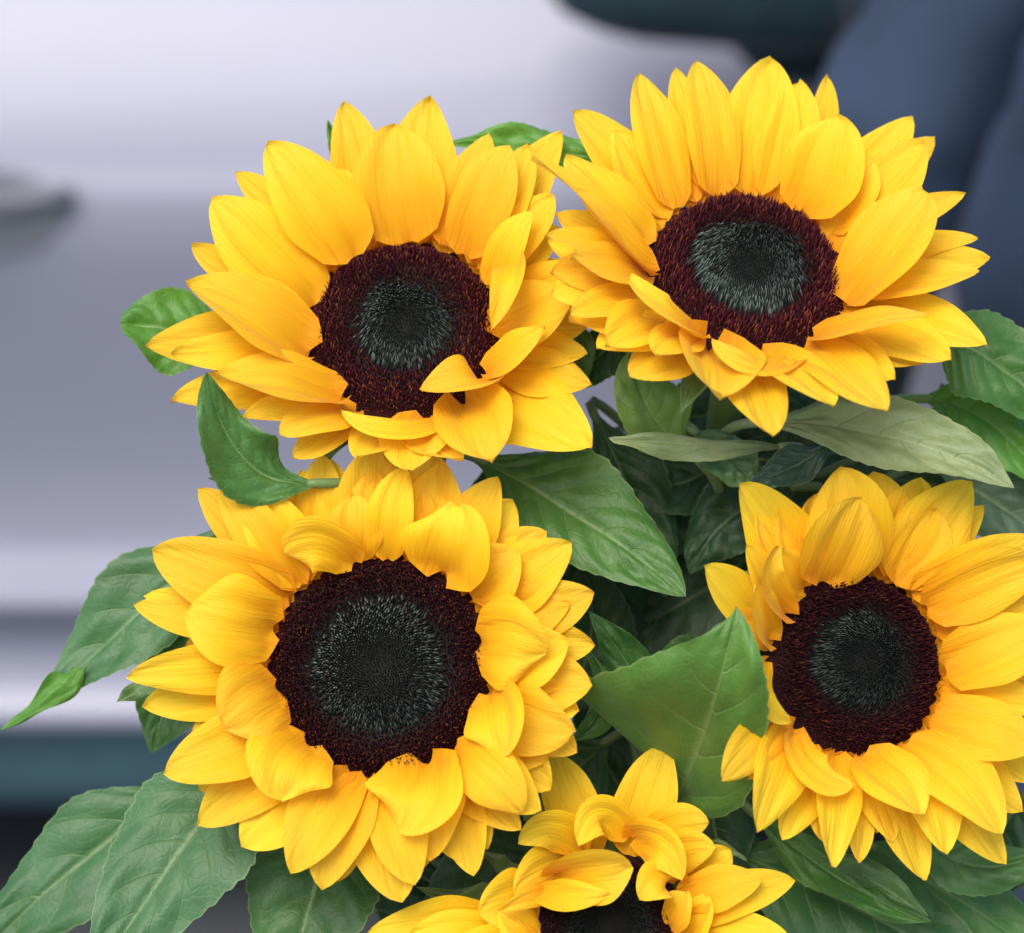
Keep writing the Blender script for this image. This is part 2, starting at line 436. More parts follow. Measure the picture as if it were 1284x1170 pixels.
def build_person():
    # stands side on, facing -X, near arm bent a little forward
    p = thing('person', (.50, 1.78, 0), 'person in navy jacket and trousers standing beside the silver car', 'person')
    V = Vector
    vs = [V((0, 0, .93)), V((-.01, 0, 1.12)), V((0, 0, 1.32)), V((0, 0, 1.44)), V((-.02, 0, 1.53)), V((-.04, 0, 1.62)), V((-.03, 0, 1.72)),
          # legs
          V((-.02, -.10, .84)), V((-.13, -.12, .48)), V((-.05, -.12, .10)), V((-.06, -.12, .045)), V((-.19, -.13, .035)),
          V((.04, .10, .84)), V((.06, .12, .48)), V((.17, .12, .10)), V((.16, .12, .045)), V((.03, .13, .035)),
          # arms
          V((-.03, -.19, 1.41)), V((-.24, -.25, 1.16)), V((-.312, -.25, .95)), V((-.335, -.245, .87)),
          V((.0, .19, 1.41)), V((.03, .25, 1.14)), V((-.04, .26, .90)), V((-.06, .26, .82))]
    ed = [(0, 1), (1, 2), (2, 3), (3, 4), (4, 5), (5, 6), (0, 7), (7, 8), (8, 9), (9, 10), (10, 11), (0, 12), (12, 13), (13, 14), (14, 15), (15, 16),
          (3, 17), (17, 18), (18, 19), (19, 20), (3, 21), (21, 22), (22, 23), (23, 24)]
    ra = [.085, .08, .09, .07, .055, .085, .075, .066, .055, .038, .038, .034, .066, .055, .038, .038, .034,
          .052, .042, .03, .035, .052, .042, .03, .035]
    skin_mesh('body', vs, ed, ra, M_SKIN, p)
    # fingers, each its own short chain rooted in the palm
    for hx, hy, hz, dx in ((-.335, -.245, .87, -.3), (-.06, .26, .82, -.2)):
        d = V((dx, 0, -1)).normalized()
        for k, (off, ln) in enumerate(((-.027, .075), (-.009, .085), (.009, .08), (.027, .062))):
            b0 = V((hx, hy+off, hz)); q = [b0, b0+d*(.03+ln*.3), b0+d*(.03+ln*.7)+V((-.006, 0, 0)), b0+d*(.03+ln)+V((-.018, 0, 0))]
            a, f = tube(q, [.010, .0095, .0085, .006], 8); link('finger', mesh('finger', a, f), M_SKIN).parent = p
        q = [V((hx, hy-.03, hz+.02)), V((hx-.03, hy-.035, hz-.01)), V((hx-.045, hy-.03, hz-.045))]
        a, f = tube(q, [.013, .011, .008], 8); link('thumb', mesh('thumb', a, f), M_SKIN).parent = p
    # clothes
    jk = [V((-.02, 0, .76)), V((-.02, 0, .95)), V((-.01, 0, 1.12)), V((0, 0, 1.32)), V((0, 0, 1.455)),
          V((-.03, -.20, 1.415)), V((-.24, -.255, 1.16)), V((-.305, -.255, .955)),
          V((.0, .20, 1.415)), V((.03, .262, 1.14)), V((-.035, .265, .93))]
    je = [(0, 1), (1, 2), (2, 3), (3, 4), (4, 5), (5, 6), (6, 7), (4, 8), (8, 9), (9, 10)]
    jr = [(.185, .22), (.175, .20), (.135, .165), (.135, .175), (.09, .12), .07, .050, .046, .075, .068, .055]
    skin_mesh('jacket', jk, je, jr, M_DENIM, p, 2)
    tl = [V((0, 0, 1.0)), V((0, 0, .90)), V((-.02, -.10, .80)), V((-.13, -.12, .48)), V((-.05, -.12, .09)), V((.04, .10, .80)), V((.06, .12, .48)), V((.17, .12, .09))]
    skin_mesh('trousers', tl, [(0, 1), (1, 2), (2, 3), (3, 4), (1, 5), (5, 6), (6, 7)], [(.14, .165), (.16, .18), .115, .082, .072, .115, .082, .072], M_DENIM2, p)
    for x, y in ((-.06, -.12), (.16, .12)):
        skin_mesh('shoe', [V((x+.04, y, .045)), V((x-.06, y, .05)), V((x-.17, y, .04))], [(0, 1), (1, 2)], [.045, .045, .04], M_BLACK, p)
    bm = bmesh.new(); bmesh.ops.create_icosphere(bm, subdivisions=3, radius=1)
    for v in bm.verts:
        c = v.co; v.co = V((-.015+.10*c.x, .085*c.y, 1.70+.105*c.z))
    bmesh.ops.delete(bm, geom=[v for v in bm.verts if v.co.x < -.06 and v.co.z < 1.72], context='VERTS')
    me = bpy.data.meshes.new('hair'); bm.to_mesh(me); bm.free(); link('hair', me, M_HAIR).parent = p
    a, f = tube([V((-.115, 0, 1.665)), V((-.135, 0, 1.64)), V((-.118, 0, 1.625))], [.008, .015, .010], 8); link('nose', mesh('nose', a, f), M_SKIN).parent = p
    # dark strip between arm and coat
    a, f = tube([V((.0, -.19, 1.47)), V((-.15, -.20, 1.28)), V((-.215, -.22, 1.12)), V((-.255, -.22, .98)), V((-.29, -.20, .80))], [.014, .014, .016, .018, .018], 8)
    link('dark_strip', mesh('dark_strip', a, f), M_DARK).parent = p
build_person()

# ------------------------------------------------------------------ bucket that holds the stems (below the frame)
BK = Vector((.01, .93, 0))
bv, bf = [], []
pr = [(.0, .012), (.115, .012), (.12, .0), (.125, .02), (.15, .42), (.158, .425), (.158, .435), (.145, .435), (.118, .03), (.0, .03)]
for k in range(40):
    th = 2*math.pi*k/40
    for r, z in pr: bv.append(BK+Vector((r*math.cos(th), r*math.sin(th), z)))
m = len(pr)
for k in range(40):
    for j in range(m-1): bf.append((k*m+j, ((k+1) % 40)*m+j, ((k+1) % 40)*m+j+1, k*m+j+1))
tag(link('flower_bucket', mesh('flower_bucket', bv, bf), M_BUCK), 'dark green bucket on the asphalt holding the sunflower stems', 'bucket')

# ------------------------------------------------------------------ sunflowers
def wprof(t, rnd, bw=.30, pk=.42):
    if t < pk: return (bw + (1-bw)*sm(t/pk)**.85)*min(1.0, (t+.012)/.10)**.5
    u = (t-pk)/(1-pk)
    return max(0.0, 1-u**rnd)**.74

def make_petal(root, fl, q, ox, oy, sc, idx):
    bx, by, tx, ty, wd, lay = q[:6]; kw = q[6] if len(q) > 6 else {}
    rng = random.Random(idx*131+fl['seed'])
    C, n, Rr = fl['C'], fl['n'], fl['R']
    P = lambda x, y: (ox+x/sc, oy+y/sc)
    hb = (-.0018, .0012, .0042)[lay] + rng.uniform(-.0006, .0006)
    ht = kw.get('h', fl['h'][lay]) + rng.uniform(-.0015, .0015)
    B = on_plane(*P(bx, by), C+n*hb, n)
    rv = B-C; rv -= n*rv.dot(n); r = rv.length; rd = rv/r
    lo, hi = (.78, 1.3) if kw.get('f') else ((.94, .99), (.92, .97), (.87, .95))[lay]
    rr = min(max(r, lo*Rr), hi*Rr)
    B = C+n*hb+rd*rr
    T = on_plane(*P(tx, ty), C+n*ht, n)
    if 'm' in kw:
        mx, my, mh = kw['m']; Mi = on_plane(*P(mx, my), C+n*mh, n)
    else:
        L = (T-B).length
        Mi = B.lerp(T, .5) + n*(L*kw.get('a', fl['arch'][lay]) + rng.uniform(-.0008, .0008))
        side = n.cross((T-B).normalized()); Mi += side*rng.uniform(-.0018, .0018)
    W = wd/sc*FOC/FPX*.5*1.25
    NU, NT = 12, 22
    rnd = kw.get('r', rng.uniform(1.65, 2.15)); pk = kw.get('p', rng.uniform(.36, .48))
    cup = kw.get('c', rng.uniform(.10, .26)); tw = kw.get('tw', rng.uniform(-.16, .16))
    bw = kw.get('bw', (.50, .62, .66)[lay])
    wav = rng.uniform(.2, 1.0); ph1, ph2 = rng.uniform(0, 6), rng.uniform(0, 6)
    tipc = rng.uniform(-.5, 1.0)
    ax = rng.uniform(-.1, .1)
    vs, uvs, fs = [], [], []
    Nref = (n - rd*.55).normalized()
    for i in range(NT+1):
        t = i/NT; te = t**1.08
        p = bez(B, Mi, T, te)
        tg = (bez(B, Mi, T, min(1, te+.02)) - bez(B, Mi, T, max(0, te-.02))).normalized()
        N = Nref - tg*Nref.dot(tg)
        N.normalize()
        S_ = tg.cross(N)
        ang = tw*(t-.2)*1.6
        N, S_ = N*math.cos(ang)+S_*math.sin(ang), S_*math.cos(ang)-N*math.sin(ang)
        wv = W*wprof(t, rnd, bw, pk)
        env = math.sin(math.pi*min(1, t*1.02))**.6 if 0 < t < .98 else 0
        for k in range(NU+1):
            s = -1+2*k/NU
            z = cup*W*(s*s-.35)*(1.25-.75*t)                       # channel
            z += env*W*.070*math.cos(s*math.pi*3.0+ax*6)*(1-.3*abs(s))   # two long ribs
            z -= env*W*.07*math.exp(-(s/.10)**2)                    # mid crease
            z += wav*W*.06*abs(s)**2*math.sin(t*7+ph1+(2.1 if s > 0 else 0))*t
            z += tipc*W*.35*max(0, t-.72)**2*6*(.4+.6*s*s)*.5
            z += .0016*noise.noise(Vector((p.x*55+idx, p.y*55+s*.8, p.z*55)))
            wob = 1+.035*math.sin(t*9+ph2+(1.7 if s > 0 else 0))
            vs.append(p + S_*(wv*s*wob + ax*W*math.sin(math.pi*t)*.5) + N*z)
            uvs.append((.5+.5*s*max(.25, wprof(t, rnd, bw, pk)), t))
    for i in range(NT):
        for k in range(NU):
            a = i*(NU+1)+k; fs.append((a, a+1, a+NU+2, a+NU+1))
    me = mesh('petal', vs, fs); set_uv(me, uvs)
    return link('petal', me, M_PETAL, root)

def make_disc(root, fl):
    C, n, Rr = fl['C'], fl['n'], fl['R']; rng = random.Random(fl['seed'])
    e1 = n.orthogonal().normalized(); e2 = n.cross(e1)
    inn = fl.get('inner', .5)
    def hz(u):   # disc surface height over the rim plane
        return Rr*(.065 - .03*sm(u, .35, 0) + .035*math.exp(-((u-.74)/.16)**2) - .15*sm(u, .78, 1.0))
    prof = [(0, hz(.001))]+[(u, hz(u)) for u in (.1, .25, .4, .5, .6, .7, .8, .9, .97, 1.0)] + [(1.0, -.10), (.96, -.25*1), (.7, -.38), (.35, -.5), (.12, -.62)]
    vs, fs = [], []; SG = 48
    for j, (u, z) in enumerate(prof):
        zz = z if j < 11 else z*Rr
        for k in range(SG):
            th = 2*math.pi*k/SG; vs.append(C+(e1*math.cos(th)+e2*math.sin(th))*(u*Rr if u else 1e-5)+n*zz)
    for j in range(len(prof)-1):
        for k in range(SG): fs.append((j*SG+k, (j+1)*SG+k, (j+1)*SG+(k+1) % SG, j*SG+(k+1) % SG)[::-1])
    me = mesh('disc', vs, fs)
    cols = []
    for j in range(len(prof)):
        c = (.012, .012, .010, 1) if j < 6 else ((.022, .006, .006, 1) if j < 12 else (.10, .17, .05, 1))
        cols += [c]*SG
    set_col(me, 'Col', cols)
    disc = link('disc', me, M_FLO, root)
    outer = ([], [], []); inner = ([], [], [])
    NF = int(fl.get('nf', 5600)); ga = math.pi*(3-math.sqrt(5))
    dk = fl['dark']; gl = fl.get('glow', 1)
    for i in range(NF):
        u = math.sqrt((i+.5)/NF)*1.0; th = i*ga
        d = e1*math.cos(th)+e2*math.sin(th)
        uo = u + rng.uniform(-.004, .004)
        base = C + d*(uo*Rr) + n*(hz(u)-.0006)
        tang = n.cross(d)
        edge = inn + rng.gauss(0, .035) + .02*math.sin(3*th+fl['seed'])
        if u < edge:
            k = u/inn
            L = Rr*(.05+.065*k)*rng.uniform(.8, 1.15)
            dirv = (n + d*(-.50*k + rng.uniform(-.09, .09)) + tang*rng.uniform(-.09, .09)).normalized()
            rw = Rr*.0105*(.8+.25*k); bag = inner
            g = rng.random()
            c0 = (.006, .009, .008); 
            tipb = .022+.21*sm(k, .15, .75)*g*g
            ti = (tipb*.80*gl, tipb*1.0*gl, tipb*.86*gl)
            if fl['seed'] == 3 and rng.random() < .4: ti = (tipb*1.05, tipb*.9, tipb*.75)
            prof_f = ((0, 1.0), (.55, .85), (1.0, .12))
        else:
            k = (u-inn)/(1-inn)
            L = Rr*(.065+.055*math.sin(math.pi*min(1, k*.95+.05)))*rng.uniform(.6, 1.4)*(1-.72*sm(u, .80, .95))
            dirv = (n + d*(.40*k-.15 + rng.uniform(-.20, .20)) + tang*rng.uniform(-.22, .22)).normalized()
            rw = Rr*.0090; bag = outer
            g = rng.random()
            c0 = (.030*dk, .0045*dk, .007*dk)
            if g < .10*fl.get('gold', 1): ti = (.36*dk, .12*dk, .04*dk)
            elif g < .5: ti = (.18*dk, .036*dk, .048*dk)
            else: ti = (.085*dk, .018*dk, .026*dk)
            dm = .35+.65*sm(k, -.05, .45)
            ti = tuple(x*dm for x in ti)
            prof_f = ((0, 1.0), (.6, .85), (1.0, .22))
        a = dirv.orthogonal().normalized(); b = dirv.cross(a)
        V, Fc, Cc = bag; o = len(V); sgn = 4
        for f, wv in prof_f:
            for q in range(sgn):
                al = q*math.pi*2/sgn + th
                V.append(base+dirv*(L*f)+(a*math.cos(al)+b*math.sin(al))*(rw*wv))
                mixf = f**2.2
                Cc.append(tuple(c0[x]*(1-mixf)+ti[x]*mixf for x in range(3))+(1,))
        for j in range(len(prof_f)-1):
            for q in range(sgn): Fc.append((o+j*sgn+q, o+j*sgn+(q+1) % sgn, o+(j+1)*sgn+(q+1) % sgn, o+(j+1)*sgn+q))
        j = len(prof_f)-1; Fc.append(tuple(o+j*sgn+q for q in range(sgn)))
    for nm, bag in (('outer_florets', outer), ('inner_florets', inner)):
        me = mesh(nm, bag[0], bag[1]); set_col(me, 'Col', bag[2])
        o = bpy.data.objects.new(nm, me); COL.objects.link(o); me.materials.append(M_FLO); o.parent = disc
        o.matrix_parent_inverse = (Matrix.Translation(root.location) @ disc.matrix_parent_inverse).inverted()
        o['kind'] = 'stuff'
    return disc

def make_leaf(root, fl, pts, hl, hr, col, roll=0.0, fold=.18, wav=1.0, name='leaf', pk=.38, tip=1.25, bw=.10, petiole=True, seed=0, serr=.03, ruck=1.0, curl=0, lp=1.0):
    """pts: (px, py, depth offset) from base to tip; hl / hr: half widths in photo pixels left / right of the axis going base to tip"""
    rng = random.Random(seed*17+5)
    D = fl['depth']
    P = [at(x, y, FOC+d) for x, y, d in pts]
    B, Mi, T = P
    dia = FOC/FPX
    NT, NU = (52, 22) if max(hl, hr) > 26 else (26, 12)
    Nref = (B_*.85+Vector((0, 0, 1))*.45).normalized()
    vs, uvs, fs = [], [], []
    L = (T-B).length; nv = 5.0+(seed*7 % 5)*.7
    ph = rng.uniform(0, 6)
    for i in range(NT+1):
        t = i/NT; te = t
        p = bez(B, Mi, T, te)
        tg = (bez(B, Mi, T, min(1, te+.02)) - bez(B, Mi, T, max(0, te-.02))).normalized()
        N = Nref-tg*Nref.dot(tg); N.normalize(); S_ = tg.cross(N)
        ang = roll + curl*t
        N, S_ = N*math.cos(ang)+S_*math.sin(ang), S_*math.cos(ang)-N*math.sin(ang)
        if t < pk: f = bw+(1-bw)*sm(t/pk)**.8
        else:
            u = (t-pk)/(1-pk); f = max(0, 1-u**1.55)**(tip*.72)
        for k in range(NU+1):
            s = -1+2*k/NU
            wv = (hr*f if s > 0 else hl*f**lp)*dia
            saw = ((t*15+(.37 if s > 0 else 0)) % 1.0)
            e = 1+serr*(saw-.5)*2*sm(abs(s), .75, 1)*sm(t, .05, .2)
            e += .03*math.sin(t*11+ph+(2 if s > 0 else 0))*abs(s)
            z = fold*wv*(abs(s)-.3)
            a = abs(s)
            phs = (t-.26*a**1.35)*nv+(.22 if s > 0 else -.22)
            lob = abs(math.sin(math.pi*(phs-.5)))**.55      # valley on each side vein
            z += ruck*.0013*(lob-.5)*sm(a, .02, .2)*(1-.75*sm(a, .7, 1))*sm(f, .1, .5)
            z -= .0007*math.exp(-(s/.05)**2)
            z += wav*.0028*math.sin(t*9.5+ph+(1.9 if s > 0 else 0))*a**2*sm(f, .15, .6)
            z += .0022*noise.noise(Vector((t*4+seed*3, s*2.2, seed*1.7)))*sm(f, .1, .5)
            z -= .10*wv*a*a*a
            vs.append(p+S_*(wv*s*e)+N*z); uvs.append((.5+.5*s, t))
    for i in range(NT):
        for k in range(NU):
            q = i*(NU+1)+k; fs.append((q, q+1, q+NU+2, q+NU+1))
    if petiole:     # stalk from the blade down to the stem
        st = fl['stem']; g = [p for p in st if p.z < B.z-.02]
        e = min(g, key=lambda p: (p-B).length) if g else st[-1]
        d0 = (B-bez(B, Mi, T, .06)).normalized()
        ctrl = B + d0*(e-B).length*.35
        pp = [B*(1-x)**2+ctrl*2*x*(1-x)+e*x*x for x in [j/7 for j in range(8)]]
        pp.insert(0, bez(B, Mi, T, .05))
        a, f2 = tube(pp, [.0012]+[.0017]*8, 7)
        o = len(vs); vs += a; fs += [tuple(i+o for i in f) for f in f2]; uvs += [(.5, .02)]*len(a)
    me = mesh(name, vs, fs); set_uv(me, uvs)
    o = link(name, me, M_LEAF, root); o.color = (*col, 1); o.pass_index = round(nv*10)
    return o

FL = {}
def sunflower(key, cx, cy, rx, ox, oy, sc, nrm, depth, petals, label, hs, arch, foot, dark, seed, **kw):
    a, b = nrm
    n = (R_*a+U_*b+B_*math.sqrt(1-a*a-b*b)).normalized()
    C = at(ox+cx/sc, oy+cy/sc, FOC+depth)
    Rr = 1.03*rx/sc*(FOC+depth)/FPX
    F = Vector((BK.x+foot[0], BK.y+foot[1], .034))
    root = thing('sunflower', F, label, 'sunflower', 'cut sunflowers in the bucket')
    fl = dict(C=C, n=n, R=Rr, h=hs, arch=arch, dark=dark, seed=seed, depth=depth, **kw); FL[key] = fl; fl['root'] = root
    # stem
    back = C-n*Rr*.55
    c1 = back-n*.07+Vector((0, 0, -.05)); c2 = F+Vector((0, 0, .45))
    st = []
    for i in range(33):
        t = i/32
        st.append(back*(1-t)**3+c1*3*t*(1-t)**2+c2*3*t*t*(1-t)+F*t**3)
    fl['stem'] = st[3:]
    v, f = tube(st, [.0062-.0006*math.sin(i*.9) for i in range(33)], 12)
    link('stem', mesh('stem', v, f), M_STEM, root)
    make_disc(root, fl)
    for i, q in enumerate(petals): make_petal(root, fl, q, ox, oy, sc, i)
    # short inner ring of petals that closes the gaps
    e1 = n.orthogonal().normalized(); e2 = n.cross(e1); rng = random.Random(seed)
    NB_ = kw.get('fill', 34)
    for i in range(NB_):
        th = 2*math.pi*(i+rng.uniform(-.25, .25))/NB_
        d = e1*math.cos(th)+e2*math.sin(th)
        ln = kw.get('fl_len', .92)*rng.uniform(.80, 1.05)*Rr
        Bp = C+d*Rr*.93-n*.005; Tp = C+d*(Rr+ln)+n*(hs[0]*.35+.001)
        def px(p):
            v = p-CAMPOS; z = v.dot(F_); return ((PW/2+v.dot(R_)/z*FPX-ox)*sc, (PH/2-v.dot(U_)/z*FPX-oy)*sc)
        bxy, txy = px(Bp), px(Tp)
        if kw.get('skip') and kw['skip'](txy): continue
        make_petal(root, fl, (bxy[0], bxy[1], txy[0], txy[1], rng.uniform(95, 130)*sc/1.95, 0, dict(h=hs[0]*.35, a=.05)), ox, oy, sc, 300+i)
    # green bracts under the petals
    for i in range(16):
        th = 2*math.pi*(i+rng.uniform(-.3, .3))/16
        d = e1*math.cos(th)+e2*math.sin(th)
        P0 = C+d*Rr*.80-n*Rr*.30; P1 = C+d*Rr*1.25-n*Rr*.20; P2 = C+d*Rr*rng.uniform(1.45, 1.65)-n*Rr*.32
        def pxd(p):
            v = p-CAMPOS; z = v.dot(F_); return (PW/2+v.dot(R_)/z*FPX, PH/2-v.dot(U_)/z*FPX, z-FOC)
        make_leaf(root, fl, [pxd(P0), pxd(P1), pxd(P2)], 22, 22, (.11, .20, .06), name='bract', petiole=False, seed=i+seed*50, pk=.3, bw=.6, tip=1.5, serr=0, ruck=.3, wav=.4)
    return fl

A_ = [(640,400,583,56,130,0),(790,400,800,45,150,0),(745,412,712,110,195,1),(850,400,948,138,115,1),(905,425,1000,165,135,2),(945,440,1047,162,120,1),
 (980,420,1132,128,125,0),(985,450,1112,288,110,1),(1000,500,1060,330,90,2),(1010,440,955,628,72,2,dict(f=1,m=(1000,500,.020),h=.012,c=.5,bw=.6)),
 (985,590,1248,505,135,0),(975,660,1166,560,185,1,dict(c=.45)),(940,735,1090,622,95,2,dict(c=.3)),(965,770,783,785,105,2,dict(f=1,m=(890,745,.016),h=.012,bw=.6,c=.4)),
 (930,790,1208,926,205,0,dict(h=.006,p=.34,r=1.35)),(880,800,955,962,165,1,dict(h=.016,c=.4)),(850,850,578,832,70,2,dict(f=1,m=(700,880,.012),h=.010,bw=.7)),
 (610,850,422,892,110,1),(580,880,455,952,85,0),(760,880,885,955,110,0,dict(h=.014)),(700,870,615,952,100,0,dict(h=.010)),(790,870,760,985,150,1,dict(h=.012)),
 (560,825,262,742,140,2,dict(c=.4)),(480,800,150,808,115,0),(555,838,330,852,90,1,dict(h=.010)),(490,690,188,520,180,2,dict(c=.35)),(420,680,85,672,140,0),
 (430,690,150,690,100,1),(525,575,250,302,200,1),(440,560,200,420,115,0),(610,450,392,163,175,2),(510,440,310,232,110,0),(645,420,560,220,110,0),(480,520,330,330,150,0)]
B2 = [(380,440,157,178,135,0),(345,520,135,295,160,1),(340,580,52,298,78,2,dict(c=.5)),(345,590,165,378,60,2,dict(c=.6)),(290,560,85,490,80,1),(330,590,150,545,100,1),
 (320,640,148,690,80,0),(360,690,237,765,115,0),(480,735,297,597,112,2,dict(f=1,m=(385,665,.016),h=.012,bw=.7,p=.5)),(455,740,362,792,105,1,dict(h=.014)),
 (500,755,525,898,170,1,dict(h=.014,c=.5)),(735,785,503,752,72,2,dict(f=1,m=(620,815,.012),h=.010,bw=.7)),(620,800,808,918,135,1,dict(h=.014)),(560,850,655,993,135,0,dict(h=.010)),
 (730,765,942,930,135,1,dict(h=.014)),(800,760,963,850,110,0,dict(h=.012)),(765,750,1045,685,112,2),(880,740,1103,800,130,0),(900,680,1193,764,140,0),(880,640,1172,580,105,1),
 (920,620,1198,548,115,0),(930,560,1168,498,85,0),(920,500,1138,385,80,0),(845,660,1031,372,200,2),(812,530,1036,256,160,1),(880,450,1062,242,130,0),(850,400,1004,192,120,0),
 (715,450,818,193,172,2),(600,410,650,52,155,1),(655,412,720,108,135,1),(740,420,793,89,80,0),(520,395,464,54,120,1),(460,395,412,70,90,0),(410,415,323,82,118,1),
 (375,460,262,225,125,0),(560,400,560,170,110,0),(800,470,905,300,120,1)]
C2 = [(640,290,650,35,150,0),(682,300,722,85,85,1),(745,290,800,62,145,0),(805,338,836,171,178,2),(870,280,937,107,112,0),(872,380,987,282,135,1),(930,390,1109,260,132,0),
 (950,430,1161,377,118,0),(895,490,1050,522,175,2),(930,540,1099,486,128,1),(930,590,1156,592,130,0),(915,605,950,757,138,2),(915,640,1114,702,136,1),(900,710,1057,765,90,0),
 (840,738,995,886,115,2),(865,740,1035,885,105,1),(840,780,991,931,100,0),(765,765,715,931,185,2),(790,780,785,998,145,1),(815,790,882,1036,98,0),(690,790,742,1056,115,1),
 (665,795,713,1098,135,0),(600,790,458,1029,125,1),(635,792,530,1066,115,1),(530,790,343,971,140,0),(500,725,432,858,170,2),(460,720,239,919,130,0),(425,690,161,800,130,1),
 (440,710,242,839,120,0),(425,605,302,695,172,2),(410,600,111,642,112,0),(400,545,76,572,98,1),(410,455,214,420,172,2),(390,470,87,404,82,0),(390,440,113,384,78,0),
 (425,365,132,278,140,1),(440,350,239,134,100,0),(462,345,291,129,98,1),(475,342,358,143,125,1),(510,310,480,94,108,0),(560,300,530,54,102,0),
 (605,312,438,285,112,2,dict(f=1,m=(520,265,.014),h=.012,bw=.6,p=.55)),(600,300,600,150,110,1)]
D2 = [(290,340,128,88,150,0),(335,335,415,123,185,2),(400,300,372,50,180,1),(440,295,450,60,150,0),(485,285,565,74,150,0),(535,290,682,84,160,1),(580,310,716,143,85,0),(560,310,672,160,110,0),
 (560,330,835,215,110,1),(590,375,845,275,135,2),(620,430,865,350,130,1),(622,535,865,430,145,2),(625,575,870,530,120,0),(620,600,862,622,100,1),(605,650,855,705,135,2),
 (620,690,835,810,115,0),(605,690,807,878,115,0),(545,725,757,930,140,2),(590,740,770,1004,130,0),(550,740,627,981,118,1),(480,750,576,1043,112,0),(425,755,572,885,148,2),
 (430,750,497,951,98,0),(395,750,415,1001,70,0),(365,745,355,1011,95,1),(265,690,402,815,105,2,dict(f=1,m=(310,775,.012),h=.010,bw=.6,p=.5)),(320,730,234,946,100,0),
 (245,690,172,928,118,1),(215,650,82,803,100,1),(230,670,150,800,80,0),(195,515,252,664,60,2,dict(f=1,m=(188,600,.014),h=.010)),(205,470,160,335,90,1,dict(h=.016,c=.5)),
 (245,405,224,238,72,2,dict(f=1,m=(205,320,.016),h=.016,c=.6)),(290,345,212,246,95,1),(195,465,45,285,110,0,dict(h=.012)),(215,400,143,238,75,0,dict(h=.012)),(200,480,105,405,75,0,dict(h=.008)),
 (500,290,600,150,140,1)]
E2 = [(655,285,537,88,120,0,dict(h=.004)),(765,305,848,66,138,0,dict(h=.004)),(745,325,610,345,95,2,dict(f=1,m=(672,262,.012),h=.014,bw=.7,p=.5)),(625,360,448,338,95,1,dict(f=1,m=(545,300,.012),h=.014)),
 (600,400,438,478,130,0,dict(h=.012)),(540,430,752,402,125,2,dict(f=1,m=(645,425,.020),h=.020,bw=.5,p=.6,c=.5)),(480,460,692,472,70,2,dict(f=1,m=(590,478,.017),h=.018,bw=.7)),
 (590,495,403,515,45,2,dict(f=1,h=.012)),(500,480,345,530,140,1),(420,540,42,580,110,0,dict(f=1,h=.004)),(420,580,155,585,90,1,dict(f=1,h=.008)),(480,600,230,650,110,1),(500,600,395,515,110,1),
 (750,325,888,435,105,2,dict(f=1,m=(830,345,.016),h=.014,bw=.6)),(880,440,778,488,95,2,dict(f=1,m=(825,440,.016),h=.014,bw=.6)),(790,325,962,280,95,1,dict(f=1,h=.010)),(830,380,978,348,100,1,dict(f=1)),
 (890,440,1020,352,95,0,dict(f=1,h=.010)),(880,485,1105,428,100,2,dict(f=1,h=.014)),(890,540,1192,438,108,1,dict(f=1,h=.008)),(850,560,905,465,90,2,dict(f=1,h=.014)),(890,590,965,478,100,1,dict(f=1,h=.012)),
 (890,590,1175,592,110,1,dict(f=1,h=.008)),(890,640,1130,690,110,1),(860,720,1010,840,120,1),(760,770,830,960,130,1),(670,775,650,960,130,1),(560,730,450,900,130,1),(500,680,320,790,120,1)]

fA = sunflower('A', 735, 628, 248, 140, 100, 2.006, (0.0, .36), .012, A_, 'sunflower with a bright maroon disc ring, propped above the widest dark disc', (.008,.014,.019), (.05,.09,.12), (-.04, .03), 1.6, 1, inner=.47, gold=1.6, glow=1.8, skip=lambda t: t[1] > 915)
fB = sunflower('B', 592, 582, 256, 640, 50, 1.994, (.10, .56), .002, B2, 'tilted sunflower facing upwards in front of the navy jacket', (.012,.019,.025), (.05,.09,.12), (.05, .04), 1.35, 2, inner=.56, gold=1.2, glow=1.7, skip=lambda t: t[1] > 850)
fC = sunflower('C', 664, 550, 266, 120, 540, 1.8576, (-.05, .16), -.008, C2, 'fully open sunflower with the widest dark brown disc and puffed petals', (.003,.008,.013), (.07,.16,.26), (-.05, -.02), 1.0, 3, inner=.58, gold=1.3, glow=1.6, fl_len=.80)
fD = sunflower('D', 408, 520, 226, 860, 560, 1.9175, (.26, .20), -.002, D2, 'sunflower with near-black disc below the long pale leaf', (.006,.012,.018), (.05,.10,.14), (.06, -.01), .65, 4, inner=.52, gold=.9, glow=.7, skip=lambda t: t[0] < 120)
fE = sunflower('E', 690, 560, 205, 440, 900, 2.14, (.0, .40), -.012, E2, 'half open sunflower with short petals curling in over its disc', (.006,.010,.016), (.06,.10,.14), (0, -.05), .45, 5, inner=.5, gold=.4, glow=.4, fill=0)

